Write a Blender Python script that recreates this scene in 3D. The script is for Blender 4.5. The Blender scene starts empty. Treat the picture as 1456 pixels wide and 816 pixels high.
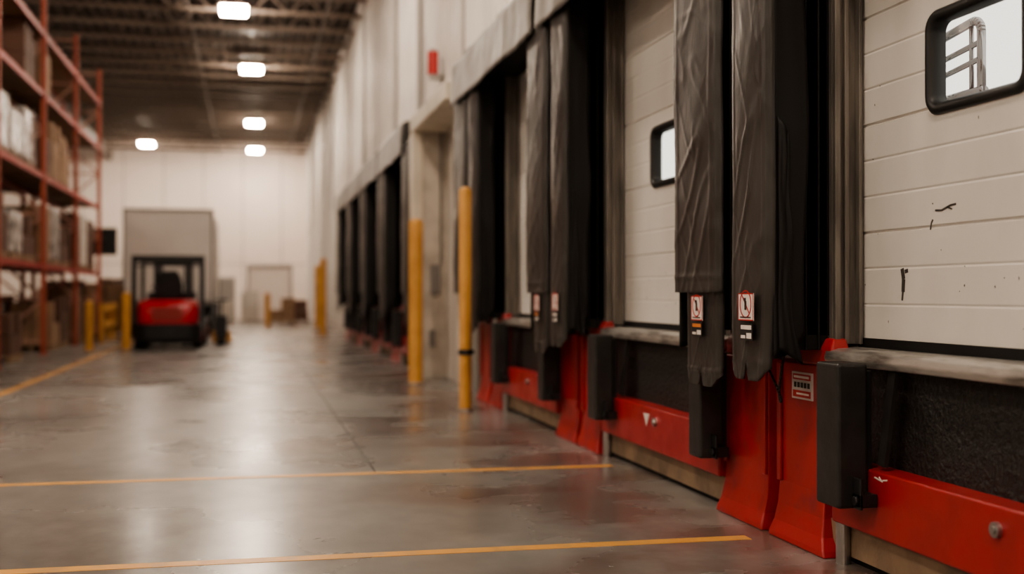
import bpy, bmesh, math, random
from mathutils import Vector, Matrix, noise
random.seed(7)
scene = bpy.context.scene

# ------------------------------------------------------------------ materials
def new_mat(name):
    m = bpy.data.materials.new(name); m.use_nodes = True
    nt = m.node_tree
    return m, nt, nt.nodes["Principled BSDF"]

def N(nt, typ, **kw):
    n = nt.nodes.new(typ)
    for k, v in kw.items():
        setattr(n, k, v)
    return n

def mat(name, col, rough=0.5, metal=0.0, col2=None, scale=4.0, detail=6, lo=0.4, hi=0.65,
        bump=0.0, bscale=40.0, stretch=(1, 1, 1), rough2=None, spec=0.5, coat=0.0, dist=0.0):
    m, nt, b = new_mat(name)
    L = nt.links
    b.inputs["Base Color"].default_value = (*col, 1)
    b.inputs["Roughness"].default_value = rough
    b.inputs["Metallic"].default_value = metal
    b.inputs["Specular IOR Level"].default_value = spec
    b.inputs["Coat Weight"].default_value = coat
    tc = N(nt, "ShaderNodeTexCoord")
    mp = N(nt, "ShaderNodeMapping"); mp.inputs["Scale"].default_value = stretch
    L.new(tc.outputs["Object"], mp.inputs["Vector"])
    if col2 is not None:
        nz = N(nt, "ShaderNodeTexNoise"); nz.inputs["Scale"].default_value = scale
        nz.inputs["Detail"].default_value = detail; nz.inputs["Distortion"].default_value = dist
        L.new(mp.outputs[0], nz.inputs["Vector"])
        r = N(nt, "ShaderNodeValToRGB")
        r.color_ramp.elements[0].position = lo; r.color_ramp.elements[1].position = hi
        r.color_ramp.elements[0].color = (*col, 1); r.color_ramp.elements[1].color = (*col2, 1)
        L.new(nz.outputs["Fac"], r.inputs[0]); L.new(r.outputs[0], b.inputs["Base Color"])
        if rough2 is not None:
            mr = N(nt, "ShaderNodeMapRange"); mr.inputs["From Min"].default_value = lo
            mr.inputs["From Max"].default_value = hi
            mr.inputs["To Min"].default_value = rough; mr.inputs["To Max"].default_value = rough2
            L.new(nz.outputs["Fac"], mr.inputs["Value"]); L.new(mr.outputs[0], b.inputs["Roughness"])
    if bump > 0:
        n2 = N(nt, "ShaderNodeTexNoise"); n2.inputs["Scale"].default_value = bscale
        n2.inputs["Detail"].default_value = 4; n2.inputs["Distortion"].default_value = dist
        L.new(mp.outputs[0], n2.inputs["Vector"])
        bp = N(nt, "ShaderNodeBump"); bp.inputs["Strength"].default_value = bump
        bp.inputs["Distance"].default_value = 0.02
        L.new(n2.outputs["Fac"], bp.inputs["Height"]); L.new(bp.outputs[0], b.inputs["Normal"])
    return m

def emis(name, col, s):
    m, nt, b = new_mat(name)
    b.inputs["Base Color"].default_value = (*col, 1)
    b.inputs["Emission Color"].default_value = (*col, 1)
    b.inputs["Emission Strength"].default_value = s
    return m

def floor_material():
    m, nt, b = new_mat("polished_concrete"); L = nt.links
    tc = N(nt, "ShaderNodeTexCoord")
    def nz(scale, detail=8, st=(1, 1, 1), dist=0.0, off=(0, 0, 0)):
        mp = N(nt, "ShaderNodeMapping"); mp.inputs["Scale"].default_value = st; mp.inputs["Location"].default_value = off
        L.new(tc.outputs["Object"], mp.inputs["Vector"])
        n = N(nt, "ShaderNodeTexNoise"); n.inputs["Scale"].default_value = scale
        n.inputs["Detail"].default_value = detail; n.inputs["Distortion"].default_value = dist
        L.new(mp.outputs[0], n.inputs["Vector"]); return n
    def ramp(src, a, ca, c, cc):
        r = N(nt, "ShaderNodeValToRGB")
        r.color_ramp.elements[0].position = a; r.color_ramp.elements[1].position = c
        r.color_ramp.elements[0].color = (*ca, 1); r.color_ramp.elements[1].color = (*cc, 1)
        L.new(src, r.inputs[0]); return r
    def mix(f, a, c, mode="MIX"):
        x = N(nt, "ShaderNodeMix", data_type="RGBA", blend_type=mode)
        if isinstance(f, float): x.inputs[0].default_value = f
        else: L.new(f, x.inputs[0])
        L.new(a, x.inputs[6])
        if isinstance(c, tuple): x.inputs[7].default_value = (*c, 1)
        else: L.new(c, x.inputs[7])
        return x.outputs[2]
    big = nz(0.35, 6)
    base = ramp(big.outputs["Fac"], 0.3, (0.20, 0.188, 0.174), 0.7, (0.29, 0.274, 0.255))
    fine = nz(5.0, 12, (1, 0.6, 1))
    fr = ramp(fine.outputs["Fac"], 0.25, (0.74, 0.74, 0.74), 0.75, (1.16, 1.16, 1.16))
    c = mix(1.0, base.outputs[0], fr.outputs[0], "MULTIPLY")
    tm = nz(0.55, 11, (1.3, 0.55, 1), 0.0, (3, 7, 0))
    tr = ramp(tm.outputs["Fac"], 0.42, (0, 0, 0), 0.72, (0.65, 0.65, 0.65))
    c = mix(tr.outputs[0], c, (0.12, 0.11, 0.10))
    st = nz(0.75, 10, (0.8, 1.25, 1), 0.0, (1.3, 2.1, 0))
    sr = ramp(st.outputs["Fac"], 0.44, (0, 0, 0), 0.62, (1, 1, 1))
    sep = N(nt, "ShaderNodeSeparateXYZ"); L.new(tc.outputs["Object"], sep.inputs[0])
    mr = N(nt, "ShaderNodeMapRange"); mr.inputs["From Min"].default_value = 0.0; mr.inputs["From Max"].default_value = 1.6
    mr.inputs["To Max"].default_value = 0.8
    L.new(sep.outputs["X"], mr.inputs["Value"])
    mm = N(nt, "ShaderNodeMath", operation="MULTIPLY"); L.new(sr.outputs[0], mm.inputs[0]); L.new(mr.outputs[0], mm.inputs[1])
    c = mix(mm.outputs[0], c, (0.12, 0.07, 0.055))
    L.new(c, b.inputs["Base Color"])
    rg = nz(0.6, 8, (1, 0.8, 1), 0.0, (5, 1, 0))
    rm = N(nt, "ShaderNodeMapRange"); rm.inputs["From Min"].default_value = 0.3; rm.inputs["From Max"].default_value = 0.7
    rm.inputs["To Min"].default_value = 0.20; rm.inputs["To Max"].default_value = 0.37
    L.new(rg.outputs["Fac"], rm.inputs["Value"])
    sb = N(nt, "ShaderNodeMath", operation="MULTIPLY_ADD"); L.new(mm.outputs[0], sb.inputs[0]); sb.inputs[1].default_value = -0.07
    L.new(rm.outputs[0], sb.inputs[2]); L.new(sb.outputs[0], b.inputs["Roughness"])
    b.inputs["Specular IOR Level"].default_value = 0.5
    bp = N(nt, "ShaderNodeBump"); bp.inputs["Strength"].default_value = 0.05; bp.inputs["Distance"].default_value = 0.01
    L.new(fine.outputs["Fac"], bp.inputs["Height"]); L.new(bp.outputs[0], b.inputs["Normal"])
    return m

M = {}
M["floor"] = floor_material()
M["wall"] = mat("wall_panel_white", (0.80, 0.755, 0.71), 0.42, col2=(0.70, 0.655, 0.61), scale=1.2)
M["wallback"] = mat("wall_back_white", (0.93, 0.83, 0.765), 0.6, col2=(0.88, 0.77, 0.705), scale=0.3)
M["seam"] = mat("panel_seam", (0.42, 0.38, 0.36), 0.6)
M["deck"] = mat("ceiling_deck", (0.065, 0.052, 0.043), 0.7, col2=(0.05, 0.04, 0.034), scale=1)
M["joist"] = mat("joist_steel", (0.26, 0.205, 0.17), 0.6)
M["conduit"] = mat("conduit_grey", (0.45, 0.42, 0.40), 0.5)
M["pipe"] = mat("roof_pipe_paint", (0.13, 0.105, 0.09), 0.5)
M["red"] = mat("red_paint", (0.36, 0.026, 0.029), 0.33, col2=(0.31, 0.023, 0.026), scale=5, bump=0.04, bscale=12, rough2=0.43)
M["redwear"] = mat("red_paint_worn", (0.36, 0.026, 0.029), 0.35, col2=(0.20, 0.026, 0.026), scale=6, lo=0.52, hi=0.8, bump=0.05, bscale=14)
M["vinyl"] = mat("vinyl_curtain", (0.036, 0.033, 0.031), 0.31, col2=(0.050, 0.046, 0.043), scale=5, bump=0.30, bscale=4, rough2=0.44, stretch=(1, 1, 0.7), dist=0.6)
M["vinyldark"] = mat("vinyl_flap_dark", (0.012, 0.011, 0.011), 0.55, bump=0.15, bscale=6, spec=.3)
M["vinyllit"] = mat("vinyl_hood_lit", (0.17, 0.158, 0.146), 0.42, col2=(0.22, 0.205, 0.19), scale=3, bump=0.45, bscale=5, dist=.4)  # same vinyl as the curtains, lightened: light from above put into the colour
M["pad"] = mat("black_foam_pad", (0.009, 0.0085, 0.0085), 0.65, spec=.3)
M["rubber"] = mat("rubber_bumper", (0.019, 0.018, 0.018), 0.45, col2=(0.030, 0.028, 0.027), scale=10, bump=0.10, bscale=20)
M["rubbertex"] = mat("rubber_textured", (0.013, 0.012, 0.012), 0.5, col2=(0.026, 0.025, 0.024), scale=30, bump=0.8, bscale=45)
M["lip"] = mat("worn_steel_lip", (0.55, 0.53, 0.50), 0.30, metal=0.6, col2=(0.17, 0.155, 0.14), scale=4, lo=.45, hi=.68, detail=10, stretch=(3, 0.9, 5), bump=0.08, bscale=12)
M["track"] = mat("door_track_steel", (0.25, 0.225, 0.20), 0.4, metal=0.5, col2=(0.14, 0.128, 0.115), scale=5, stretch=(3, 3, 0.4))
M["door"] = mat("door_paint_white", (0.68, 0.655, 0.62), 0.40, col2=(0.60, 0.57, 0.535), scale=2.2, stretch=(1, 1.0, 0.5), lo=0.45, hi=0.75)
M["scuff"] = mat("scuff_dark", (0.05, 0.045, 0.04), 0.7)
M["gasket"] = mat("window_gasket", (0.016, 0.016, 0.016), 0.42)
M["yellow"] = mat("yellow_paint", (0.66, 0.35, 0.10), 0.42, col2=(0.56, 0.285, 0.08), scale=3)
M["yline"] = mat("floor_line_yellow", (0.68, 0.35, 0.085), 0.40, col2=(0.38, 0.25, 0.13), scale=6, lo=0.5, hi=0.78)
M["curb"] = mat("concrete_curb_tan", (0.30, 0.21, 0.14), 0.7, col2=(0.18, 0.13, 0.09), scale=4, bump=0.2)
M["black"] = mat("black_plastic", (0.012, 0.012, 0.013), 0.45)
M["orange"] = mat("rack_orange", (0.42, 0.095, 0.055), 0.5)
M["brace"] = mat("rack_brace", (0.50, 0.28, 0.22), 0.5)
M["rackred"] = mat("rack_red", (0.34, 0.035, 0.03), 0.5)
M["wood"] = mat("pallet_wood", (0.28, 0.18, 0.11), 0.75, col2=(0.20, 0.13, 0.08), scale=5)
M["card"] = mat("cardboard", (0.36, 0.225, 0.14), 0.75, col2=(0.27, 0.165, 0.105), scale=3)
M["brown"] = mat("brown_cartons", (0.13, 0.065, 0.045), 0.7)
M["wrap"] = mat("stretch_wrap", (0.46, 0.42, 0.40), 0.22, col2=(0.12, 0.105, 0.10), scale=4, bump=0.7, bscale=10)
M["whitebox"] = mat("white_carton", (0.62, 0.57, 0.52), 0.6)
M["cream"] = mat("cream_paint", (0.64, 0.575, 0.48), 0.5, col2=(0.54, 0.485, 0.405), scale=2)
M["beige"] = mat("beige_return", (0.50, 0.445, 0.38), 0.55, col2=(0.36, 0.315, 0.265), scale=3)
M["greydoor"] = mat("grey_steel_door", (0.27, 0.255, 0.235), 0.5)
M["trailer"] = mat("trailer_grey", (0.62, 0.575, 0.54), 0.5, col2=(0.57, 0.525, 0.495), scale=1)
M["trailerframe"] = mat("trailer_frame", (0.18, 0.165, 0.155), 0.5)
M["portal"] = mat("portal_grey", (0.38, 0.35, 0.33), 0.5)
M["chrome"] = mat("chrome", (0.34, 0.34, 0.34), 0.15, metal=1.0)
M["steel"] = mat("steel", (0.45, 0.44, 0.43), 0.3, metal=0.9)
M["sticker"] = mat("sticker_white", (0.74, 0.69, 0.65), 0.4)
M["plate"] = mat("label_silver", (0.52, 0.48, 0.46), 0.4)
M["stred"] = mat("sticker_red", (0.45, 0.03, 0.03), 0.4)
M["stblk"] = mat("sticker_black", (0.02, 0.02, 0.02), 0.4)
M["storange"] = mat("sticker_orange", (0.6, 0.2, 0.05), 0.4)
M["beacon"] = mat("beacon_red", (0.55, 0.03, 0.03), 0.25)
M["lamp"] = emis("lamp_diffuser", (1.0, 0.835, 0.67), 100)
M["tail"] = mat("fork_red", (0.52, 0.014, 0.030), 0.28, coat=0.3)
M["exterior"] = mat("asphalt", (0.3, 0.3, 0.3), 0.9)

def glass_mat():
    m = bpy.data.materials.new("window_glass"); m.use_nodes = True
    nt = m.node_tree; nt.nodes.clear()
    o = N(nt, "ShaderNodeOutputMaterial"); t = N(nt, "ShaderNodeBsdfTransparent")
    g = N(nt, "ShaderNodeBsdfGlossy"); g.inputs["Roughness"].default_value = 0.05
    x = N(nt, "ShaderNodeMixShader"); x.inputs[0].default_value = 0.08
    t.inputs[0].default_value = (0.95, 0.96, 0.95, 1)
    nt.links.new(t.outputs[0], x.inputs[1]); nt.links.new(g.outputs[0], x.inputs[2]); nt.links.new(x.outputs[0], o.inputs[0])
    return m
M["glass"] = glass_mat()

# ------------------------------------------------------------------ mesh helpers
def root(name, loc=(0, 0, 0)):
    e = bpy.data.objects.new(name, None); e.location = loc; e.empty_display_size = 0.2
    scene.collection.objects.link(e)
    return e

class MB:
    def __init__(s): s.v = []; s.f = []
    def box(s, x0, x1, y0, y1, z0, z1):
        n = len(s.v)
        for x in (x0, x1):
            for y in (y0, y1):
                for z in (z0, z1): s.v.append((x, y, z))
        for q in ((0, 1, 3, 2), (4, 6, 7, 5), (0, 4, 5, 1), (2, 3, 7, 6), (0, 2, 6, 4), (1, 5, 7, 3)):
            s.f.append(tuple(n + i for i in q))
        return s
    def bar(s, p0, p1, w, h=None, up=(0, 0, 1)):
        h = h or w
        p0 = Vector(p0); p1 = Vector(p1); d = (p1 - p0).normalized()
        u = Vector(up)
        if abs(d.dot(u)) > 0.98: u = Vector((1, 0, 0))
        a = d.cross(u).normalized(); b2 = a.cross(d).normalized()
        n = len(s.v)
        for p in (p0, p1):
            for sa, sb in ((-1, -1), (1, -1), (1, 1), (-1, 1)):
                s.v.append(tuple(p + a * sa * w / 2 + b2 * sb * h / 2))
        for q in ((0, 1, 2, 3), (7, 6, 5, 4), (0, 4, 5, 1), (1, 5, 6, 2), (2, 6, 7, 3), (3, 7, 4, 0)):
            s.f.append(tuple(n + i for i in q))
        return s
    def cyl(s, p0, p1, r, r2=None, n=20):
        r2 = r if r2 is None else r2
        p0 = Vector(p0); p1 = Vector(p1); d = (p1 - p0).normalized()
        u = Vector((0, 0, 1)) if abs(d.z) < 0.9 else Vector((1, 0, 0))
        a = d.cross(u).normalized(); b2 = a.cross(d).normalized()
        k = len(s.v)
        for p, rr in ((p0, r), (p1, r2)):
            for i in range(n):
                t = 2 * math.pi * i / n
                s.v.append(tuple(p + a * math.cos(t) * rr + b2 * math.sin(t) * rr))
        for i in range(n):
            j = (i + 1) % n
            s.f.append((k + i, k + j, k + n + j, k + n + i))
        s.f.append(tuple(k + i for i in range(n))[::-1]); s.f.append(tuple(k + n + i for i in range(n)))
        return s
    def loft(s, rings, cap=True):
        n = len(rings[0]); k = len(s.v)
        for r in rings: s.v.extend([tuple(p) for p in r])
        for a in range(len(rings) - 1):
            for i in range(n):
                j = (i + 1) % n
                s.f.append((k + a * n + i, k + a * n + j, k + (a + 1) * n + j, k + (a + 1) * n + i))
        if cap:
            s.f.append(tuple(k + i for i in range(n))[::-1])
            s.f.append(tuple(k + (len(rings) - 1) * n + i for i in range(n)))
        return s
    def grid(s, fn, nu, nv):
        k = len(s.v)
        for j in range(nv + 1):
            for i in range(nu + 1): s.v.append(tuple(fn(i / nu, j / nv)))
        for j in range(nv):
            for i in range(nu):
                a = k + j * (nu + 1) + i
                s.f.append((a, a + 1, a + nu + 2, a + nu + 1))
        return s
    def tube(s, pts, r, n=10):
        pts = [Vector(p) for p in pts]
        for a, b2 in zip(pts[:-1], pts[1:]): s.cyl(a, b2, r, n=n)
        return s
    def make(s, name, m, parent=None, bevel=0, smooth=False, solid=0, segs=2):
        me = bpy.data.meshes.new(name); me.from_pydata(s.v, [], s.f)
        me.update()
        ob = bpy.data.objects.new(name, me); scene.collection.objects.link(ob)
        me.materials.append(M[m] if isinstance(m, str) else m)
        bm = bmesh.new(); bm.from_mesh(me); bmesh.ops.recalc_face_normals(bm, faces=bm.faces); bm.to_mesh(me); bm.free()
        if smooth:
            for p in me.polygons: p.use_smooth = True
        if solid:
            md = ob.modifiers.new("solid", "SOLIDIFY"); md.thickness = solid; md.offset = 0
        if bevel:
            md = ob.modifiers.new("bevel", "BEVEL"); md.width = bevel; md.segments = segs; md.limit_method = "ANGLE"
            md.harden_normals = False
        if parent is not None:
            ob.parent = parent
            ob.matrix_parent_inverse = Matrix.Translation(-Vector(parent.location))
        return ob

def smooth_by_angle(ob, ang=40):
    for p in ob.data.polygons: p.use_smooth = True
    try: ob.data.set_sharp_from_angle(angle=math.radians(ang))
    except Exception: pass

# ------------------------------------------------------------------ layout constants
P = 3.9
XD = 3.0          # door plane
XF = 2.5          # curtain plane
ZC = 9.5
YB = 66.0
near_zones = [6.15 + P * k for k in range(-3, 3)]
far_zones = [19.4 + P * k for k in range(5)]
bays = []
for zs in (near_zones, far_zones):
    for a, b2 in zip(zs[:-1], zs[1:]): bays.append((a + 0.65, b2 - 0.65))
ZDB, ZDT = 1.07, 3.95
Y0 = -12.0

# ------------------------------------------------------------------ room shell
MB().box(-26, 3.2, Y0, YB + 0.3, -0.2, 0).make("floor", "floor")
MB().box(3.21, 40, Y0 - 30, YB + 30, -0.25, -0.05).make("ground_exterior", "exterior")
cl = root("ceiling", (-11, 27, ZC))
MB().box(-26, 3.2, Y0, YB + 0.3, ZC, ZC + 0.2).make("roof_deck", "deck", cl)
q = MB(); yy = -25.8
while yy < 3:
    q.box(yy, yy + .09, Y0, YB, ZC - .04, ZC); yy += .3
q.make("deck_ribs", "pipe", cl)
MB().box(-26.2, -26, Y0, YB + 0.3, 0, ZC).make("wall_left", "wallback")
MB().box(-26, 3.2, Y0 - 0.2, Y0, 0, ZC).make("wall_front", "wallback")

wb = root("wall_back", (-11, YB, 0))
MB().box(-26, 3.2, YB, YB + 0.3, 0, ZC).make("panels", "wallback", wb)
s = MB()
for i in range(16): s.box(-25 + i * 2.05, -24.96 + i * 2.05, YB - 0.02, YB, 0, ZC)
s.box(-26, 3.0, YB - 0.02, YB, 2.9, 2.94)
s.make("seams", "seam", wb)

w = MB()
w.box(3.0, 3.2, Y0, YB, ZDT, ZC)
prev = Y0
for a, b2 in bays:
    w.box(3.0, 3.2, prev, a, 0, ZDT)
    w.box(3.0, 3.2, a, b2, 0, ZDB - 0.02)
    prev = b2
w.box(3.0, 3.2, prev, YB, 0, ZDT)
wr = root("wall_right", (3.1, 27, 0))
w.make("panels", "wall", wr)
r = MB()
y = Y0 + 0.2
while y < YB - 0.1:
    r.loft([[(3.0, y - .07, z), (2.965, y - .035, z), (2.965, y + .035, z), (3.0, y + .07, z)] for z in (4.36, ZC)])
    y += 0.33
y = 36.0
while y < YB - 0.1:
    r.loft([[(3.0, y - .07, z), (2.965, y - .035, z), (2.965, y + .035, z), (3.0, y + .07, z)] for z in (0.3, 4.36)])
    y += 0.33
r.make("ribs", "wall", wr)
s = MB()
for i in range(20):
    yy = 1.2 + i * 3.9
    if yy < YB: s.box(2.955, 3.0, yy, yy + 0.05, 4.36, ZC)
s.make("seams", "seam", wr)
s = MB()
for yy in (21.0, 24.6, 31.5, 44.0): s.cyl((2.93, yy, 4.4), (2.93, yy, ZC), 0.05, n=10)
s.make("conduits", "conduit", wr)

# ------------------------------------------------------------------ ceiling structure
j = MB(); yy = Y0 + 1
while yy < YB - .1:
    j.box(-25.9, 2.94, yy - .06, yy + .06, 9.34, 9.44)
    j.box(-25.9, 2.94, yy - .07, yy + .07, 8.88, 8.97)
    x = -14.0
    up = True
    while x < 2.4 and yy > 8:
        z0, z1 = (8.92, 9.4) if up else (9.4, 8.92)
        j.bar((x, yy, z0), (x + 0.5, yy, z1), 0.04)
        up = not up; x += 0.5
    yy += 2.0
j.make("ceiling_joists", "joist")
g = root("roof_girder", (-7.2, 27, 8.7))
MB().box(-7.3, -7.1, Y0 + .1, YB - .1, 8.35, 8.85).make("girder", "pipe", g)
MB().box(-1.63, -1.57, Y0 + .1, YB - .1, 8.79, 8.87).box(1.97, 2.03, Y0 + .1, YB - .1, 8.79, 8.87).make("sprinkler_pipes", "pipe")

# ------------------------------------------------------------------ lights
def high_bay(x, y, z=8.64):
    e = root("high_bay_light", (x, y, z))
    MB().box(x - .36, x + .36, y - .40, y + .40, z + .12, z + .17).box(x - .15, x + .15, y - .15, y + .15, z + .17, z + .22).make("housing", "joist", e)
    MB().box(x - .33, x + .33, y - .36, y + .36, z, z + .12).make("diffuser", "lamp", e, bevel=.03)
for x_, yy in ((-.4, -7), (-.4, 2), (-.4, 12), (-.4, 22), (-.42, 32), (0.04, 40.3), (.17, 53), (.25, 63)): high_bay(x_, yy)
for yy in (-7, 3, 13, 61.5): high_bay(-5.0, yy)
for yy in (-4, 8, 18, 30, 42, 54): high_bay(-12.5, yy)  # unseen row, added as soft fill from the left
for yy in (0, 20, 40, 60): high_bay(-20.0, yy)  # unseen row behind the racks, added to brighten the dark left side

# ------------------------------------------------------------------ floor markings
f = root("floor_marking", (0, 8, 0))
MB().box(-14, 2.68, 8.64, 8.74, 0.0, 0.002).box(-14, 2.6, 5.92, 6.02, 0.0, 0.002).make("cross_lines", "yline", f)
MB().box(-3.2, -3.1, 13, 62, 0.0, 0.002).make("aisle_line", "yline", f)
f2 = MB()
f2.box(0.89, 0.902, 8.75, 64, 0.0, 0.0015)
for yy in (3.0, 13.3, 20.5, 27.7, 35): f2.box(-14, 2.65, yy, yy + 0.012, 0.0, 0.0015)
f2.box(-4.0, -3.988, 2, 64, 0, 0.0015)
f2.make("floor_joints", "scuff")

# ------------------------------------------------------------------ dock doors
def round_rect(cy, cz, hw, hh, r, n=6):
    pts = []
    for (sy, sz, a0) in ((1, 1, 0), (-1, 1, 90), (-1, -1, 180), (1, -1, 270)):
        for i in range(n + 1):
            a = math.radians(a0 + 90 * i / n)
            pts.append((cy + sy * (hw - r) + r * math.cos(a), cz + sz * (hh - r) + r * math.sin(a)))
    return pts

def door_profile(z0, z1):
    pts = [(XD, z0)]
    z = ZDB; k = 0
    while z < ZDT + 0.1:
        if z0 + 0.01 < z < z1 - 0.01:
            if k % 3 == 0: pts += [(XD, z - .009), (XD + .011, z - .003), (XD + .011, z + .003), (XD, z + .009)]
            else: pts += [(XD, z - .009), (XD + .0035, z), (XD, z + .009)]
        z += 0.178; k += 1
    pts.append((XD, z1))
    return pts

def slab(mb, y0, y1, z0, z1):
    pr = door_profile(z0, z1) + [(XD + .05, z1), (XD + .05, z0)]
    mb.loft([[(x, y, z) for x, z in pr] for y in (y0, y1)])

def dock_door(a, b2):
    e = root("dock_door", (XD, (a + b2) / 2, ZDB))
    wy1 = b2 - (0.62 if b2 < 7 else 0.72); wy0 = wy1 - 0.74; wz0, wz1 = 2.10, 2.57
    mb = MB(); top = ZDT + 0.02
    i = 0.025
    slab(mb, a, wy0 + i, ZDB, top); slab(mb, wy1 - i, b2, ZDB, top)
    slab(mb, wy0 + i, wy1 - i, ZDB, wz0 + i); slab(mb, wy0 + i, wy1 - i, wz1 - i, top)
    mb.make("panels", "door", e)
    cy, cz = (wy0 + wy1) / 2, (wz0 + wz1) / 2
    o = round_rect(cy, cz, (wy1 - wy0) / 2, (wz1 - wz0) / 2, .085)
    inn = round_rect(cy, cz, (wy1 - wy0) / 2 - .05, (wz1 - wz0) / 2 - .05, .05)
    mid = round_rect(cy, cz, (wy1 - wy0) / 2 - .012, (wz1 - wz0) / 2 - .012, .078)
    mid2 = round_rect(cy, cz, (wy1 - wy0) / 2 - .036, (wz1 - wz0) / 2 - .036, .06)
    g = MB()
    g.loft([[(XD + .06, y, z) for y, z in o], [(XD - .008, y, z) for y, z in o], [(XD - .022, y, z) for y, z in mid],
            [(XD - .022, y, z) for y, z in mid2], [(XD - .008, y, z) for y, z in inn], [(XD + .06, y, z) for y, z in inn]], cap=False)
    g.make("window_gasket", "gasket", e, smooth=True)
    MB().box(XD + .02, XD + .026, wy0 + .04, wy1 - .04, wz0 + .04, wz1 - .04).make("window_glass", "glass", e)
    MB().box(XD - .01, XD + .05, a, b2, ZDB - .035, ZDB + .012).make("bottom_seal", "pad", e)
    s = MB(); rnd = random.Random(int(a * 10))
    for _ in range(34):
        yy = rnd.uniform(a + .05, b2 - .05); zz = ZDB + .04 + 1.4 * rnd.random() ** 1.6
        if wy0 - .05 < yy < wy1 + .05 and zz > wz0 - .05: continue
        w_ = rnd.uniform(.003, .010); h_ = rnd.uniform(.003, .016)
        s.loft([[(xx, yy - w_ / 2, zz), (xx, yy, zz - h_ / 2), (xx, yy + w_ / 2, zz), (xx, yy, zz + h_ / 2)] for xx in (XD - .0015, XD + .0005)])
    s.make("specks", "scuff", e)
    t = MB()
    for ye, sg in ((a, 1), (b2, -1)):
        def bx(x0, x1, u0, u1):
            p, q = sorted((ye + sg * u0, ye + sg * u1)); t.box(x0, x1, p, q, ZDB - .02, ZDT)
        bx(2.84, 2.985, -.02, .015); bx(2.84, 2.87, .015, .05); bx(2.90, 2.925, .015, .035); bx(2.965, 2.985, .015, .06)
    t.make("tracks", "track", e, bevel=.004)
    return e

doors = [dock_door(a, b2) for a, b2 in bays]

dn = [d for d in doors if abs(d.location.y - 4.2) < .1][0]
s = MB()
def streak(mb, pts, w):
    for (y0, z0), (y1, z1) in zip(pts[:-1], pts[1:]):
        mb.bar((XD - .001, y0, z0), (XD - .001, y1, z1), w, .003, up=(1, 0, 0))
streak(s, [(4.82, 1.675), (4.77, 1.672), (4.70, 1.69), (4.66, 1.692)], .009)
streak(s, [(4.73, 1.685), (4.69, 1.672)], .007)
streak(s, [(4.86, 1.59), (4.852, 1.62), (4.84, 1.635)], .008)
streak(s, [(5.10, 1.42), (5.087, 1.37), (5.092, 1.31)], .026)
streak(s, [(5.094, 1.31), (5.10, 1.27)], .012)
streak(s, [(5.075, 1.405), (5.05, 1.41)], .018)
s.make("dent_marks", "scuff", dn)

gr = root("chrome_grab_rail", (3.35, 5.3, 2.4))
m_ = MB()
X = 3.42
def arc(cy, cz, r, a0, a1, n=6):
    return [(X, cy + r * math.cos(math.radians(a0 + (a1 - a0) * i / n)), cz + r * math.sin(math.radians(a0 + (a1 - a0) * i / n))) for i in range(n + 1)]
m_.tube([(3.2, 5.62, 2.57), (X, 5.6, 2.57), (X, 5.16, 2.62)] + arc(5.16, 2.56, .06, 90, 180) + [(X, 5.10, 2.27)], .022)
m_.tube([(3.2, 5.62, 2.46), (X, 5.6, 2.46), (X, 5.11, 2.51)], .014)
m_.tube([(3.2, 5.62, 2.38), (X, 5.6, 2.38), (X, 5.11, 2.43)], .014)
m_.tube([(X, 5.18, 2.60), (X, 5.18, 2.27)], .012)
m_.tube([(3.2, 5.62, 2.27), (X, 5.6, 2.27), (X, 5.08, 2.27)], .028)
m_.make("rails", "chrome", gr, smooth=True)

# ------------------------------------------------------------------ dock shelters (hood + side curtains)
def curtain_fn(y0, y1, zb, zt, x, seed, notch=True, taper=0.0, amp=1.0, flat=False):
    def fn(u, v):
        e = 0.0
        if not flat:
            e = 0.07 * (max(0, 1 - u / .22) ** 2 + max(0, 1 - (1 - u) / .22) ** 2)
            if notch: e += 0.10 * math.exp(-((u - .5) / .045) ** 2)
        z = (zb + e) + (zt - zb - e) * v
        tt = max(0, 1 - (z - zb) / 0.5)
        yy0 = y0 + taper * tt * .8; yy1 = y1 - taper * tt * .2
        y = yy0 + (yy1 - yy0) * u + 0.010 * noise.noise(Vector((seed, z * 1.6, u * .5)))
        nx = noise.noise(Vector((u * 1.0 + seed, z * 1.5 + u * 1.0, seed)))
        cr1 = noise.noise(Vector((u * 1.4 + seed, z * 2.6 + u * 2.0, 8.1)))
        cr2 = noise.noise(Vector((u * 2.0 - seed, z * 3.8 - u * 2.4, 2.7)))
        c1 = math.exp(-(cr1 / .07) ** 2); c2 = math.exp(-(cr2 / .07) ** 2)
        mid = math.sin(math.pi * u) ** .5
        d = 0.017 * nx - (0.0055 * c1 + 0.0035 * c2) * mid
        bow = -.012 * math.sin(math.pi * u)
        edge = .030 * (max(0, 1 - u / .06) ** 2 + max(0, 1 - (1 - u) / .06) ** 2)
        seam = -.004 * (math.exp(-((u - .13) / .02) ** 2) + math.exp(-((u - .87) / .02) ** 2))
        hem = -.005 * math.exp(-((z - zb - .09) / .012) ** 2)
        return (x + (d + bow) * amp + edge + seam + hem, y, z)
    return fn

def curtain(e, name, y0, y1, zb, zt, x, seed, hi=True, **kw):
    mb = MB(); mb.grid(curtain_fn(y0, y1, zb, zt, x, seed, **kw), 40 if hi else 14, 170 if hi else 40)
    return mb.make(name, "vinyl", e, smooth=True, solid=.012)

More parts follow.
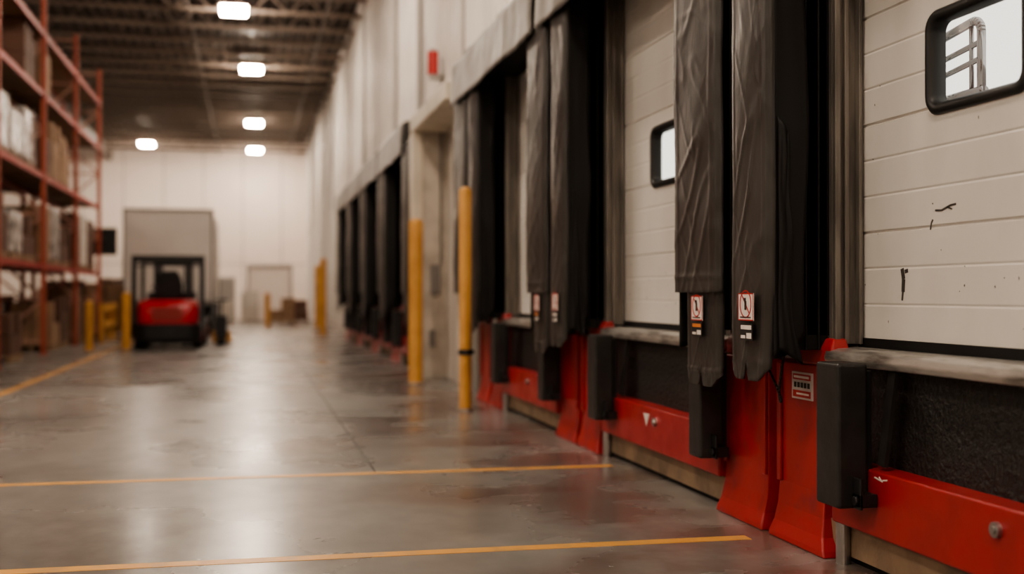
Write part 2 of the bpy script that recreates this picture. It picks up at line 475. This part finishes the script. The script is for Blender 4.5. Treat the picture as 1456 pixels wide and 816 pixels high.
def shelter_posts(c, hi, seed, last=False):
    e = root("dock_seal_curtain", (XF, c, 2.4))
    q = MB()
    q.box(2.60, 2.84, c - .62, c - .14, 1.02, 3.7).box(2.60, 2.84, c + .06, c + .62, 1.10, 3.7)
    q.box(2.72, 2.995, c - .62, c + .62, 1.09, 3.77)
    for xx in (2.64, 2.71, 2.78): q.box(xx, xx + .012, c - .635, c - .62, 1.02, 3.7)
    q.make("foam_pads", "pad", e, bevel=.01)
    curtain(e, "curtain_near", c - .66, c - .20, .86, 3.75, XF, seed, hi, taper=.05)
    curtain(e, "curtain_far", c - .02, c + .70 + (.15 if last else 0), 1.31, 3.75, XF, seed + 5.3, hi, notch=False, flat=True)
    curtain(e, "curtain_tab", c + .02, c + .53, .78, 1.42, XF + .025, seed + 9.1, hi, taper=.04, amp=.6)
    def ret(yy, sgn, sd):
        def fn(u, v):
            z = .98 + .12 * u * u + (3.75 - .98) * v
            x = 2.53 + (.17 + .035 * noise.noise(Vector((z * 1.6, sd, 4)))) * u
            return (x, yy + sgn * (.012 * noise.noise(Vector((u * 2, z * 1.4, sd)))), z)
        return fn
    mb = MB(); mb.grid(ret(c - .655, -1, seed), 10, 60 if hi else 16); mb.grid(ret(c + .675, 1, seed + 2), 10, 60 if hi else 16)
    mb.make("return_flaps", "vinyldark", e, smooth=True, solid=.008)
    def loose(u, v):
        z = .95 + .08 * (1 - u) + 1.15 * v
        x = 2.55 + (.11 + .04 * noise.noise(Vector((z * 3.1, seed, 1)))) * u * (1 - .6 * v)
        return (x, c - .675 + .022 * noise.noise(Vector((u * 3, z * 3.0, seed))), z)
    mb = MB(); mb.grid(loose, 12, 50 if hi else 12); mb.make("loose_flap", "vinyldark", e, smooth=True, solid=.006)
    return e

def hood(a, b2, hi, seed):
    e = root("dock_hood", (XF, (a + b2) / 2, 3.9))
    def fn(u, v):
        y = a + (b2 - a) * u
        if v < .55:
            t = v / .55; z = 3.62 + .52 * t; x = 2.44 + .02 * t
            z += .010 * math.sin(u * 13 + seed) * (1 - t)
            x += .016 * noise.noise(Vector((u * 9, t * 1.5, seed))) + .008 * noise.noise(Vector((u * 24, t * 2, seed)))
        else:
            t = (v - .55) / .45; z = 4.14 + .20 * t; x = 2.46 + .535 * t
            z -= .02 * math.sin(math.pi * t) * (.5 + .5 * noise.noise(Vector((u * 9, t, seed))))
        return (x, y, z)
    MB().grid(fn, 80 if hi else 20, 22).make("valance", "vinyllit", e, smooth=True, solid=.012)
    g = MB()
    for yy in (a + .01, b2 - .01):
        g.loft([[(2.455, yy + o, 3.66), (2.47, yy + o, 4.13), (2.995, yy + o, 4.33), (2.995, yy + o, 4.0), (2.62, yy + o, 3.85)] for o in (-.008, .008)])
    g.make("gussets", "vinyl", e)
    MB().box(2.5, 2.99, a + .05, b2 - .05, 3.78, 3.97).make("head_pad", "pad", e)
    return e

for grp, zs in (("n", near_zones), ("f", far_zones)):
    for i, c in enumerate(zs):
        shelter_posts(c, grp == "n" and i > 1, 1.7 * c, last=(grp == "n" and i == len(zs) - 1))
    for i, (c0, c1) in enumerate(zip(zs[:-1], zs[1:])):
        lastn = (grp == "n" and i == len(zs) - 2)
        hood(c0 + .30, c1 + (.72 if lastn else .12), grp == "n", i * 2.3)

def sticker(y0, y1, z0, z1, x, kind):
    e = root("safety_sticker", (x, (y0 + y1) / 2, (z0 + z1) / 2))
    cy, cz = (y0 + y1) / 2, (z0 + z1) / 2; w_, h_ = y1 - y0, z1 - z0
    if kind == "no":
        MB().box(x, x + .004, y0, y1, z0, z1).make("backing", "sticker", e)
        q = MB(); t = .006
        q.box(x - .001, x, y0, y1, z0, z0 + t).box(x - .001, x, y0, y1, z1 - t, z1).box(x - .001, x, y0, y0 + t, z0, z1).box(x - .001, x, y1 - t, y1, z0, z1)
        rr = w_ * .36; n = 24; zc_ = cz + h_ * .1
        for i in range(n):
            a0, a1 = 2 * math.pi * i / n, 2 * math.pi * (i + 1) / n
            q.bar((x - .001, cy + rr * math.cos(a0), zc_ + rr * math.sin(a0)), (x - .001, cy + rr * math.cos(a1), zc_ + rr * math.sin(a1)), .007, .002, up=(1, 0, 0))
        q.bar((x - .001, cy + rr * .7, zc_ + rr * .7), (x - .001, cy - rr * .7, zc_ - rr * .7), .007, .002, up=(1, 0, 0))
        q.make("prohibition_symbol", "stred", e)
        k = MB(); k.box(x - .002, x - .001, cy - .012, cy + .012, zc_ - .03, zc_ + .015).box(x - .002, x - .001, cy - .005, cy + .02, zc_ + .015, zc_ + .032)
        k.box(x - .002, x - .001, cy - w_ * .35, cy + w_ * .35, z0 + .014, z0 + .02)
        k.make("pictogram", "stblk", e)
    else:
        MB().box(x, x + .004, y0, y1, z0, z1).make("backing", "stblk", e)
        MB().box(x - .001, x, y0 + .01, y1 - .01, z1 - h_ * .35, z1 - .008).make("band", "storange" if kind == "o" else "sticker", e)
        MB().box(x - .001, x, y0 + .01, cy - .005, z0 + .01, z0 + h_ * .45).box(x - .001, x, cy + .01, y1 - .01, z0 + .01, z0 + h_ * .3).make("print", "sticker", e)
for c in (6.15, 10.05):
    sticker(c - .56, c - .37, 1.165, 1.305, XF - .036, "no"); sticker(c - .545, c - .395, 1.065, 1.15, XF - .036, "w")
    sticker(c + .19, c + .36, 1.15, 1.29, XF - .014, "no"); sticker(c + .20, c + .35, 1.06, 1.14, XF - .014, "o")

# ------------------------------------------------------------------ red posts, bumpers, levelers
def guard_pair(c, label=False):
    e = root("dock_guard_post", (2.9, c, .5))
    for tag, y0, y1, flare_near in (("near", c - .66, c - .14, .09), ("far", c + .01, c + .60, .03)):
        def ring(z, fx, fn, ff):
            xf = 2.80 - fx
            return [(xf, y0 - fn, z), (xf, y1 + ff, z), (2.985, y1 + ff, z), (2.985, y0 - fn, z)]
        mb = MB(); mb.loft([ring(0, .055, flare_near, .03), ring(.03, .05, flare_near * .85, .03), ring(.09, .03, flare_near * .35, .01), ring(.18, .012, .01, 0), ring(.30, 0, 0, 0), ring(.94, 0, 0, 0)])
        mb.make("body_" + tag, "redwear", e, bevel=.010, segs=3)
        MB().box(2.782, 2.80, y0, y0 + .045, .30, .935).box(2.782, 2.80, y1 - .045, y1, .30, .935).make("lips_" + tag, "red", e, bevel=.005)
    if label:
        yl = c - .54
        MB().box(2.792, 2.8, yl, yl + .23, .755, .895).make("label_plate", "plate", e)
        q = MB(); q.box(2.790, 2.792, yl + .015, yl + .215, .855, .885).box(2.790, 2.792, yl + .015, yl + .215, .765, .80)
        q.make("label_red_field", "stred", e)
        q = MB()
        for k in range(5): q.box(2.789, 2.792, yl + .025 + k * .038, yl + .048 + k * .038, .815, .842)
        q.make("label_print", "stblk", e)
        MB().box(2.788, 2.7905, yl + .03, yl + .20, .864, .876).box(2.788, 2.7905, yl + .03, yl + .17, .778, .788).make("label_lettering", "sticker", e)
    MB().box(2.88, 2.985, c - .14, c + .01, 0, .9).make("web_plate", "redwear", e)
    q = MB()
    for (p, q_) in ((c - .73, c - .34), (c + .30, c + .60)):
        q.loft([[(2.80, p, .94), (2.80, q_, .94), (2.90, q_, .94), (2.90, p, .94)], [(2.80, p, 1.03), (2.80, q_, 1.03), (2.90, q_, 1.03), (2.90, p, 1.03)],
                [(2.83, p + .03, 1.08), (2.83, q_ - .03, 1.08), (2.90, q_ - .03, 1.08), (2.90, p + .03, 1.08)]])
    q.make("cap_blocks", "red", e, bevel=.012)

for zs in (near_zones, far_zones):
    for c in zs: guard_pair(c, label=(abs(c - 6.15) < .01))

def bumper(y0, y1):
    e = root("dock_bumper", (2.68, (y0 + y1) / 2, .68))
    MB().box(2.60, 2.75, y0, y1, .325, .985).make("rubber_block", "rubber", e, bevel=.016, segs=3)
    MB().box(2.75, 2.78, y0 + .02, y1 - .02, .36, .95).make("mount_plate", "black", e, bevel=.004)
    q = MB(); q.box(2.67, 2.755, y0 - .075, y0 + .01, .34, .40).box(2.67, 2.685, y0 - .075, y0, .33, .47)
    q.cyl((2.655, y0 - .04, .37), (2.69, y0 - .04, .37), .022)
    q.make("bracket", "black", e, bevel=.004)
for a, b2 in bays:
    bumper(b2 - .53, b2 - .31)
    bumper(a - .13, a + .06)

def leveler(a, b2):
    e = root("dock_leveler", (2.9, (a + b2) / 2, .5))
    MB().box(2.76, 2.90, a - .03, b2 - .16, .20, .50).make("front_beam", "red", e, bevel=.010, segs=3)
    MB().box(2.90, 2.985, a, b2, .17, .955).make("rubber_panel", "rubbertex", e)
    MB().loft([[(2.80, y, .955), (2.79, y, .985), (2.80, y, 1.02), (2.84, y, 1.032), (2.985, y, 1.036), (2.985, y, .955)] for y in (a + .03, b2 - .02)]).make("steel_lip", "lip", e, bevel=.006)
    MB().box(2.83, 2.985, a, b2 + .0, 0.035, .185).make("curb", "curb", e)
    MB().box(2.86, 2.985, a, b2, 0.0, .035).make("curb_gap_shade_strip", "pad", e)  # solid black strip, paints the shade of the gap below the curb
    q = MB()
    yy = a + 1.12
    q.cyl((2.742, yy, .41), (2.762, yy, .41), .03); q.cyl((2.735, yy, .41), (2.744, yy, .41), .016, n=6)
    q.make("bolts", "steel", e)
    q = MB(); q.cyl((2.80, b2 - .20, 0), (2.80, b2 - .20, .2), .035)
    q.make("feet", "steel", e)
    MB().bar((2.84, b2 - .60, .95), (2.80, b2 - .57, .52), .02, .06, up=(0, 1, 0)).make("strap", "rubber", e)
for a, b2 in bays: leveler(a, b2)
e = root("warning_triangle_sticker", (2.754, 8.0, .4))
MB().loft([[(x, 8.05, .45), (x, 8.17, .45), (x, 8.11, .36)] for x in (2.757, 2.7595)]).make("triangle", "sticker", e)
e = root("paint_scratch", (2.75, 5.0, .47))
q = MB()
for (y0, z0, y1, z1) in ((4.93, .472, 4.86, .462), (4.89, .478, 4.87, .465), (4.86, .468, 4.82, .474)): q.bar((2.7595, y0, z0), (2.7595, y1, z1), .006, .003, up=(1, 0, 0))
q.make("scratches", "sticker", e)
e = root("hanging_cable", (2.66, 5.75, .9))
pts = []
for i in range(29):
    t = i / 28
    pts.append((2.60 + .05 * math.sin(t * 3), 5.80 - .26 * t - .06 * math.sin(t * 6.3), 1.02 - .27 * math.sin(math.pi * t) ** .8 if 0 < t < 1 else 1.02))
MB().tube(pts, .007, n=8).make("cable", "black", e, smooth=True)

# ------------------------------------------------------------------ personnel door area
e = root("door_canopy_frame", (2.7, 16.6, 2))
MB().box(2.44, 2.96, 15.15, 18.60, 3.80, 4.04).box(2.44, 2.60, 18.26, 18.60, 0, 3.80).make("cream_frame", "cream", e, bevel=.02)
MB().box(2.60, 2.99, 18.28, 18.58, 0, 3.80).make("return_panel", "beige", e)
q = MB(); q.box(2.72, 2.86, 18.22, 18.28, 1.3, 1.75).box(2.7, 2.78, 18.22, 18.28, .5, .75).cyl((2.88, 18.25, 1.75), (2.88, 18.25, 3.8), .018)
q.make("control_box", "trailerframe", e)
e = root("door_1", (3.0, 16.6, 1.1))
MB().box(2.96, 3.0, 15.6, 16.7, 0, 2.15).make("door_leaf", "greydoor", e)
MB().box(2.94, 3.0, 15.5, 15.6, 0, 2.25).box(2.94, 3.0, 16.7, 16.8, 0, 2.25).box(2.94, 3.0, 15.5, 16.8, 2.15, 2.25).make("door_frame", "track", e)
e = root("alarm_beacon", (2.85, 18.55, 4.9))
MB().cyl((2.80, 18.55, 4.74), (2.80, 18.55, 5.10), .085).make("lens", "beacon", e)
MB().box(2.74, 2.96, 18.5, 18.6, 4.66, 4.74).box(2.92, 2.96, 18.50, 18.60, 4.35, 5.0).cyl((2.80, 18.55, 5.10), (2.80, 18.55, 5.14), .06).make("bracket", "conduit", e)

def bollard(x, y, h, r, collar=False):
    e = root("bollard", (x, y, 0))
    mb = MB(); mb.cyl((x, y, 0), (x, y, h - r * .6), r, n=28); mb.cyl((x, y, h - r * .6), (x, y, h - r * .2), r, r * .8, n=28); mb.cyl((x, y, h - r * .2), (x, y, h), r * .8, r * .4, n=28)
    smooth_by_angle(mb.make("post", "yellow", e))
    MB().cyl((x, y, 0), (x, y, .02), r * 1.5, n=24).make("base_plate", "steel", e)
    if collar: MB().cyl((x, y, .62), (x, y, .68), r * 1.15, n=24).box(x, x + .1, y - .02, y + .02, .63, .67).make("collar", "black", e)
bollard(2.36, 17.3, 2.4, .105); bollard(2.36, 13.2, 2.5, .07, True)
bollard(2.2, 37.2, 2.4, .10); bollard(2.5, 46, 2.4, .10); bollard(2.45, 41, 2.4, .09)
bollard(-2.8, 28.9, 1.35, .11); bollard(-3.55, 28.4, 1.15, .10); bollard(.67, 48, 1.35, .11)

# ------------------------------------------------------------------ pallet racks
def rack(xf, ys, h, levels, depth=1.0):
    e = root("pallet_rack", (xf - depth / 2, sum(ys) / len(ys), 0))
    up = MB(); br = MB(); bm_ = MB(); dk = MB()
    for y in ys:
        for x in (xf, xf - depth):
            up.box(x - .05, x + .05, y - .04, y + .04, 0, h); up.box(x - .09, x + .09, y - .07, y + .07, 0, .015)
        z = .3; k = 0
        while z < h - .9:
            a, b2 = (xf, xf - depth) if k % 2 else (xf - depth, xf)
            br.bar((a, y, z), (b2, y, z + .9), .05); br.bar((xf, y, z), (xf - depth, y, z), .05); z += .9; k += 1
        br.bar((xf, y, h - .15), (xf - depth, y, h - .15), .05)
    for a, b2 in zip(ys[:-1], ys[1:]):
        for z in levels:
            for x in (xf, xf - depth): bm_.box(x - .025, x + .025, a + .04, b2 - .04, z - .12, z)
            dk.box(xf - depth + .03, xf - .03, a + .05, b2 - .05, z - .03, z - .01)
    up.make("uprights", "orange", e); br.make("bracing", "brace", e); bm_.make("beams", "rackred", e); dk.make("decks", "wood", e)
    return e

def pallet_load(x, y, z, kind, hgt=1.2, w=1.0, d=.9):
    e = root("pallet_load", (x, y, z))
    p = MB()
    for k in range(7): p.box(x - d / 2, x + d / 2, y - w / 2 + k * w / 7, y - w / 2 + k * w / 7 + w / 7 * .75, z + .12, z + .14)
    for k in (-1, 0, 1): p.box(x - d / 2 + (k + 1) * (d - .1) / 2, x - d / 2 + (k + 1) * (d - .1) / 2 + .1, y - w / 2, y + w / 2, z, z + .12)
    p.make("pallet", "wood", e)
    b_ = MB(); rnd = random.Random(int(x * 7 + y * 13 + z * 5))
    if kind == "wrap":
        def ring(t):
            s_ = 1 + .03 * rnd.uniform(-1, 1)
            return [(x - d / 2 * s_, y - w / 2 * s_, z + .14 + hgt * t), (x + d / 2 * s_, y - w / 2 * s_, z + .14 + hgt * t), (x + d / 2 * s_, y + w / 2 * s_, z + .14 + hgt * t), (x - d / 2 * s_, y + w / 2 * s_, z + .14 + hgt * t)]
        b_.loft([ring(t / 6) for t in range(7)]); b_.make("wrapped_goods", "wrap", e, bevel=.05)
    else:
        nz_ = max(2, int(hgt / .35)); ny = 3
        for a in range(nz_):
            for c_ in range(ny):
                for f_ in range(2):
                    if a == nz_ - 1 and rnd.random() < .3: continue
                    b_.box(x - d / 2 + f_ * d / 2 + .01, x - d / 2 + (f_ + 1) * d / 2 - .01, y - w / 2 + c_ * w / ny + .008, y - w / 2 + (c_ + 1) * w / ny - .008, z + .14 + a * hgt / nz_, z + .14 + (a + 1) * hgt / nz_ - .01)
        b_.make("cartons", kind, e, bevel=.008)

ys = [17.4, 22.2, 27.0, 31.8, 36.6]
lv = [1.95, 3.85, 5.6, 6.9]
rack(-4.3, ys, 7.85, lv)
rack(-5.55, ys[:4], 7.85, lv[:3])
rnd = random.Random(5)
kinds = ["card", "wrap", "brown", "brown", "whitebox", "card"]
for i in range(len(ys) - 1):
    for li, z in enumerate([0.0] + lv[:3]):
        for k in range(3):
            if rnd.random() < (.08 if li < 3 else .7): continue
            if i == 3 and li >= 2: continue
            kd = rnd.choice(kinds)
            if li == 2 and i < 2: kd = "wrap"
            if li == 0: kd = rnd.choice(["card", "card", "brown"])
            y_ = ys[i] + .95 + k * 1.45
            pallet_load(-4.85, y_, z, kd, rnd.uniform(.8, 1.35), 1.25, .9)
            if li < 3 and i < 3: pallet_load(-6.05, y_, z, rnd.choice(kinds), rnd.uniform(.8, 1.3), 1.25, .9)
rack(-10.5, [20, 24.8, 29.6, 34.4, 39.2, 44], 7.85, lv)
for i in range(5):
    for z in [0.0] + lv[:3]:
        for k in range(3):
            if rnd.random() < .25: continue
            pallet_load(-11.0, [20, 24.8, 29.6, 34.4, 39.2][i] + .95 + k * 1.45, z, rnd.choice(kinds), rnd.uniform(.9, 1.4), 1.25, .9)

pallet_load(-4.35, 39.2, 0, "card", 1.5, 1.4, 1.2); pallet_load(-5.8, 40.2, 0, "brown", 1.6, 1.4, 1.2)
pallet_load(-4.9, 46.5, 0, "whitebox", 1.6, 1.3, 1.1); pallet_load(-5.4, 51, 0, "brown", 1.8, 1.3, 1.1)

# ------------------------------------------------------------------ trailer
def trailer(x, y0, y1, wdt, z0, z1):
    e = root("box_trailer", (x, (y0 + y1) / 2, 0))
    h = wdt / 2
    MB().box(x - h + .03, x + h - .03, y0 + .03, y1, z0, z1 - .03).make("box_body", "trailer", e, bevel=.03)
    q = MB(); q.box(x - h, x - h + .06, y0, y0 + .12, z0, z1).box(x + h - .06, x + h, y0, y0 + .12, z0, z1).box(x - h, x + h, y0, y0 + .12, z1 - .07, z1).box(x - h, x + h, y0, y0 + .12, z0 - .12, z0)
    q.box(x - h + .3, x - h + .5, y0 + .3, y1 - .1, z0 - .25, z0).box(x + h - .5, x + h - .3, y0 + .3, y1 - .1, z0 - .25, z0)
    q.box(x - h + .1, x + h - .1, y0 + .02, y0 + .1, .5, .62).box(x - h + .5, x - h + .58, y0 + .03, y0 + .1, .6, z0).box(x + h - .58, x + h - .5, y0 + .03, y0 + .1, .6, z0)
    q.make("frame", "trailerframe", e)
    t = MB()
    for yy in (y0 + 1.2, y0 + 2.4, y1 - 1.0):
        for sx in (-1, 1):
            t.cyl((x + sx * (h - .35), yy, .5), (x + sx * (h - .02), yy, .5), .5, n=28)
            t.box(min(x, x + sx * (h - .35)), max(x, x + sx * (h - .35)), yy - .06, yy + .06, .44, .56)
    t.make("wheels", "black", e)
trailer(-2.38, 37.0, 45.0, 2.6, 1.1, 3.85)

# ------------------------------------------------------------------ forklift (rear view, facing away)
def forklift(cx, y):
    e = root("forklift", (cx, y + 1.2, 0))
    def rr(z, hw, ya, yb, c):
        pts = []
        n = 5
        for (sx, yy, a0, sy) in ((1, yb, 0, 1), (-1, yb, 90, 1), (-1, ya, 180, -1), (1, ya, 270, -1)):
            for i in range(n + 1):
                a = math.radians(a0 + 90 * i / n)
                cc = c if sy < 0 else .05
                pts.append((cx + sx * (hw - cc) + cc * math.cos(a), yy - sy * cc + cc * math.sin(a), z))
        return pts
    ob = MB().loft([rr(.58, .68, y + .02, y + 1.5, .26), rr(.66, .71, y, y + 1.5, .26), rr(.95, .71, y, y + 1.45, .24), rr(1.10, .68, y + .06, y + 1.3, .22), rr(1.17, .60, y + .16, y + 1.2, .2)]).make("counterweight", "tail", e, smooth=True)
    smooth_by_angle(ob, 45)
    MB().loft([rr(.12, .68, y + .12, y + 2.1, .25), rr(.22, .77, y + .02, y + 2.1, .3), rr(.58, .77, y - .01, y + 2.1, .3), rr(.60, .74, y + .02, y + 2.1, .3)]).make("chassis", "black", e)
    q = MB(); q.box(cx - .34, cx + .34, y - .012, y + .05, .68, .98)
    for k in range(5): q.box(cx - .30, cx + .30, y - .025, y, .70 + k * .06, .72 + k * .06)
    q.make("rear_grille", "rackred", e)
    q = MB(); q.cyl((cx, y - .05, .40), (cx, y + .1, .40), .07); q.box(cx - .12, cx + .12, y - .03, y + .05, .30, .5)
    q.make("tow_pin", "black", e)
    q = MB()
    for sx in (-1, 1): q.box(cx + sx * .56 - .07, cx + sx * .56 + .07, y + .03, y + .14, 1.02, 1.13)
    q.make("rear_lights", "beacon", e, bevel=.01)
    w_ = MB()
    for sx in (-1, 1):
        w_.cyl((cx + sx * .55, y + .55, .27), (cx + sx * .78, y + .55, .27), .27, n=28)
        w_.cyl((cx + sx * .56, y + 2.05, .34), (cx + sx * .84, y + 2.05, .34), .34, n=28)
    w_.make("tyres", "black", e, bevel=.03)
    w_ = MB()
    for sx in (-1, 1):
        w_.cyl((cx + sx * .78, y + .55, .27), (cx + sx * .79, y + .55, .27), .14); w_.cyl((cx + sx * .84, y + 2.05, .34), (cx + sx * .85, y + 2.05, .34), .18)
    w_.make("wheel_hubs", "tail", e)
    g_ = MB()
    for sx in (-1, 1):
        g_.bar((cx + sx * .78, y + .25, .6), (cx + sx * .78, y + .36, 2.12), .12)
        g_.bar((cx + sx * .74, y + 2.15, .5), (cx + sx * .70, y + 1.75, 2.12), .09)
        g_.bar((cx + sx * .78, y + .36, 2.14), (cx + sx * .70, y + 1.80, 2.14), .11)
    g_.box(cx - .84, cx + .84, y + .30, y + .42, 2.06, 2.22); g_.box(cx - .74, cx + .74, y + 1.74, y + 1.84, 2.06, 2.18)
    for k in range(7):
        x = cx - .6 + k * .2; g_.bar((x, y + .4, 2.15), (x, y + 1.8, 2.15), .05)
    g_.bar((cx - .76, y + .33, 1.98), (cx + .76, y + .33, 1.98), .04)
    g_.make("overhead_guard", "black", e, bevel=.01)
    s_ = MB(); s_.box(cx - .32, cx + .32, y + .7, y + 1.25, 1.17, 1.36)
    s_.loft([[(cx - hw_, y + .62 + dz, z), (cx + hw_, y + .62 + dz, z), (cx + hw_, y + .76 + dz, z), (cx - hw_, y + .76 + dz, z)] for z, hw_, dz in ((1.20, .30, .05), (1.5, .32, 0), (1.72, .27, -.04), (1.86, .18, -.05))])
    s_.box(cx - .42, cx - .34, y + .8, y + 1.2, 1.42, 1.5).box(cx + .34, cx + .42, y + .8, y + 1.2, 1.42, 1.5)
    s_.make("seat", "black", e, bevel=.03)
    s_ = MB(); n = 20
    for i in range(n):
        a0, a1 = 2 * math.pi * i / n, 2 * math.pi * (i + 1) / n
        s_.cyl((cx + .17 * math.cos(a0), y + 1.5 + .1 * math.sin(a0), 1.52 + .13 * math.sin(a0)), (cx + .17 * math.cos(a1), y + 1.5 + .1 * math.sin(a1), 1.52 + .13 * math.sin(a1)), .015, n=8)
    s_.cyl((cx, y + 1.5, 1.52), (cx, y + 1.75, 1.1), .03); s_.box(cx - .58, cx + .58, y + 1.65, y + 2.0, .5, 1.35)
    s_.make("dashboard_steering", "black", e)
    m2 = MB()
    for sx in (-1, 1):
        m2.box(cx + sx * .42 - .06, cx + sx * .42 + .06, y + 2.32, y + 2.48, .1, 2.12)
        m2.box(cx + sx * .30 - .04, cx + sx * .30 + .04, y + 2.36, y + 2.48, .12, 2.05)
        m2.box(cx + sx * .28 - .06, cx + sx * .28 + .06, y + 2.56, y + 2.60, .08, .7)
        m2.box(cx + sx * .28 - .06, cx + sx * .28 + .06, y + 2.56, y + 3.6, .06, .10)
        m2.bar((cx + sx * .5, y + 2.1, .6), (cx + sx * .44, y + 2.36, 1.1), .06)
    for z in (.3, 1.15, 2.04): m2.box(cx - .44, cx + .44, y + 2.36, y + 2.44, z, z + .09)
    for z in (.25, .62, .95, 1.28): m2.box(cx - .55, cx + .55, y + 2.48, y + 2.56, z, z + .06)
    m2.cyl((cx, y + 2.42, .15), (cx, y + 2.42, 1.9), .05); m2.box(cx - .46, cx + .46, y + 2.0, y + 2.36, .22, .4)
    m2.make("mast_forks", "black", e)
forklift(-1.90, 29.2)

e = root("pallet_jack", (-.75, 31.5, 0))
q = MB(); q.box(-.95, -.80, 31.6, 32.8, .08, .13).box(-.62, -.47, 31.6, 32.8, .08, .13).box(-.95, -.47, 31.45, 31.65, .08, .35)
q.make("forks", "yellow", e)
q = MB(); q.cyl((-.71, 31.5, .3), (-.71, 31.2, 1.15), .025).cyl((-.88, 31.2, 1.15), (-.54, 31.2, 1.15), .025).box(-.85, -.57, 31.3, 31.5, .2, .75)
q.cyl((-.8, 31.45, .09), (-.62, 31.45, .09), .09).cyl((-.93, 32.6, .04), (-.82, 32.6, .04), .04).cyl((-.6, 32.6, .04), (-.49, 32.6, .04), .04)
q.make("handle_pump", "black", e)

# ------------------------------------------------------------------ far end clutter
e = root("doorway_portal", (.9, 60, 0))
MB().box(-.15, -.03, 60, 60.4, 0, 2.7).box(1.93, 2.05, 60, 60.4, 0, 2.7).box(-.15, 2.05, 60, 60.4, 2.58, 2.7).make("portal_frame", "portal", e)
MB().box(-.03, 1.93, 60.1, 60.2, 0, 2.58).make("portal_curtain", "wallback", e)
e = root("storage_cabinet", (-1.5, 59, 0))
MB().box(-2.1, -.7, 58.5, 59.2, .08, 2.1).make("body", "portal", e, bevel=.03)
MB().box(-1.42, -1.38, 58.47, 58.5, .1, 2.05).box(-2.0, -1.5, 58.47, 58.5, 1.0, 1.9).box(-2.1, -.7, 58.5, 59.2, 0, .08).make("door_trim", "trailerframe", e)
pallet_load(1.3, 52, 0, "card", 1.0, 1.3, 1.1); pallet_load(.0, 55, 0, "whitebox", 1.3, 1.2, .8); pallet_load(2.1, 54.5, 0, "brown", .9, 1.2, .9)
pallet_load(-1.2, 53.5, 0, "whitebox", .9, 1.2, .9); pallet_load(-5.2, 42.9, 0, "card", 1.3, 1.3, 1.1)
e = root("yellow_guard_rail", (-3.9, 33.6, 0))
q = MB()
for yy in (33.3, 35.0, 36.4): q.box(-3.9, -3.78, yy - .06, yy + .06, 0, 1.05)
q.box(-3.92, -3.76, 33.3, 36.4, .85, 1.0).box(-3.92, -3.76, 33.3, 36.4, .4, .55)
q.make("rail", "yellow", e)
e = root("wall_monitor", (-4.5, 37, 3))
MB().box(-4.65, -3.85, 37.0, 37.1, 2.45, 3.25).box(-4.4, -4.2, 36.66, 37.05, 2.8, 2.95).make("screen_housing", "black", e, bevel=.02)

# ------------------------------------------------------------------ world
wd = bpy.data.worlds.new("overcast_sky"); scene.world = wd; wd.use_nodes = True
bg = wd.node_tree.nodes["Background"]; bg.inputs[0].default_value = (1.0, .93, .86, 1); bg.inputs[1].default_value = 1.2

# ------------------------------------------------------------------ camera
cam = bpy.data.cameras.new("camera"); co = bpy.data.objects.new("camera", cam); scene.collection.objects.link(co)
co.location = (0, 0, 1.3)
cam.lens = 42.0; cam.sensor_width = 36.0
co.rotation_euler = (math.radians(90 + .34), 0, math.radians(-12.37))
cam.clip_end = 300; cam.clip_start = .05
cam.dof.use_dof = True; cam.dof.focus_distance = 5.8; cam.dof.aperture_fstop = 0.95
scene.camera = co
scene.view_settings.view_transform = "AgX"
scene.view_settings.exposure = 0.78
try: scene.view_settings.look = "AgX - Medium High Contrast"
except Exception: pass
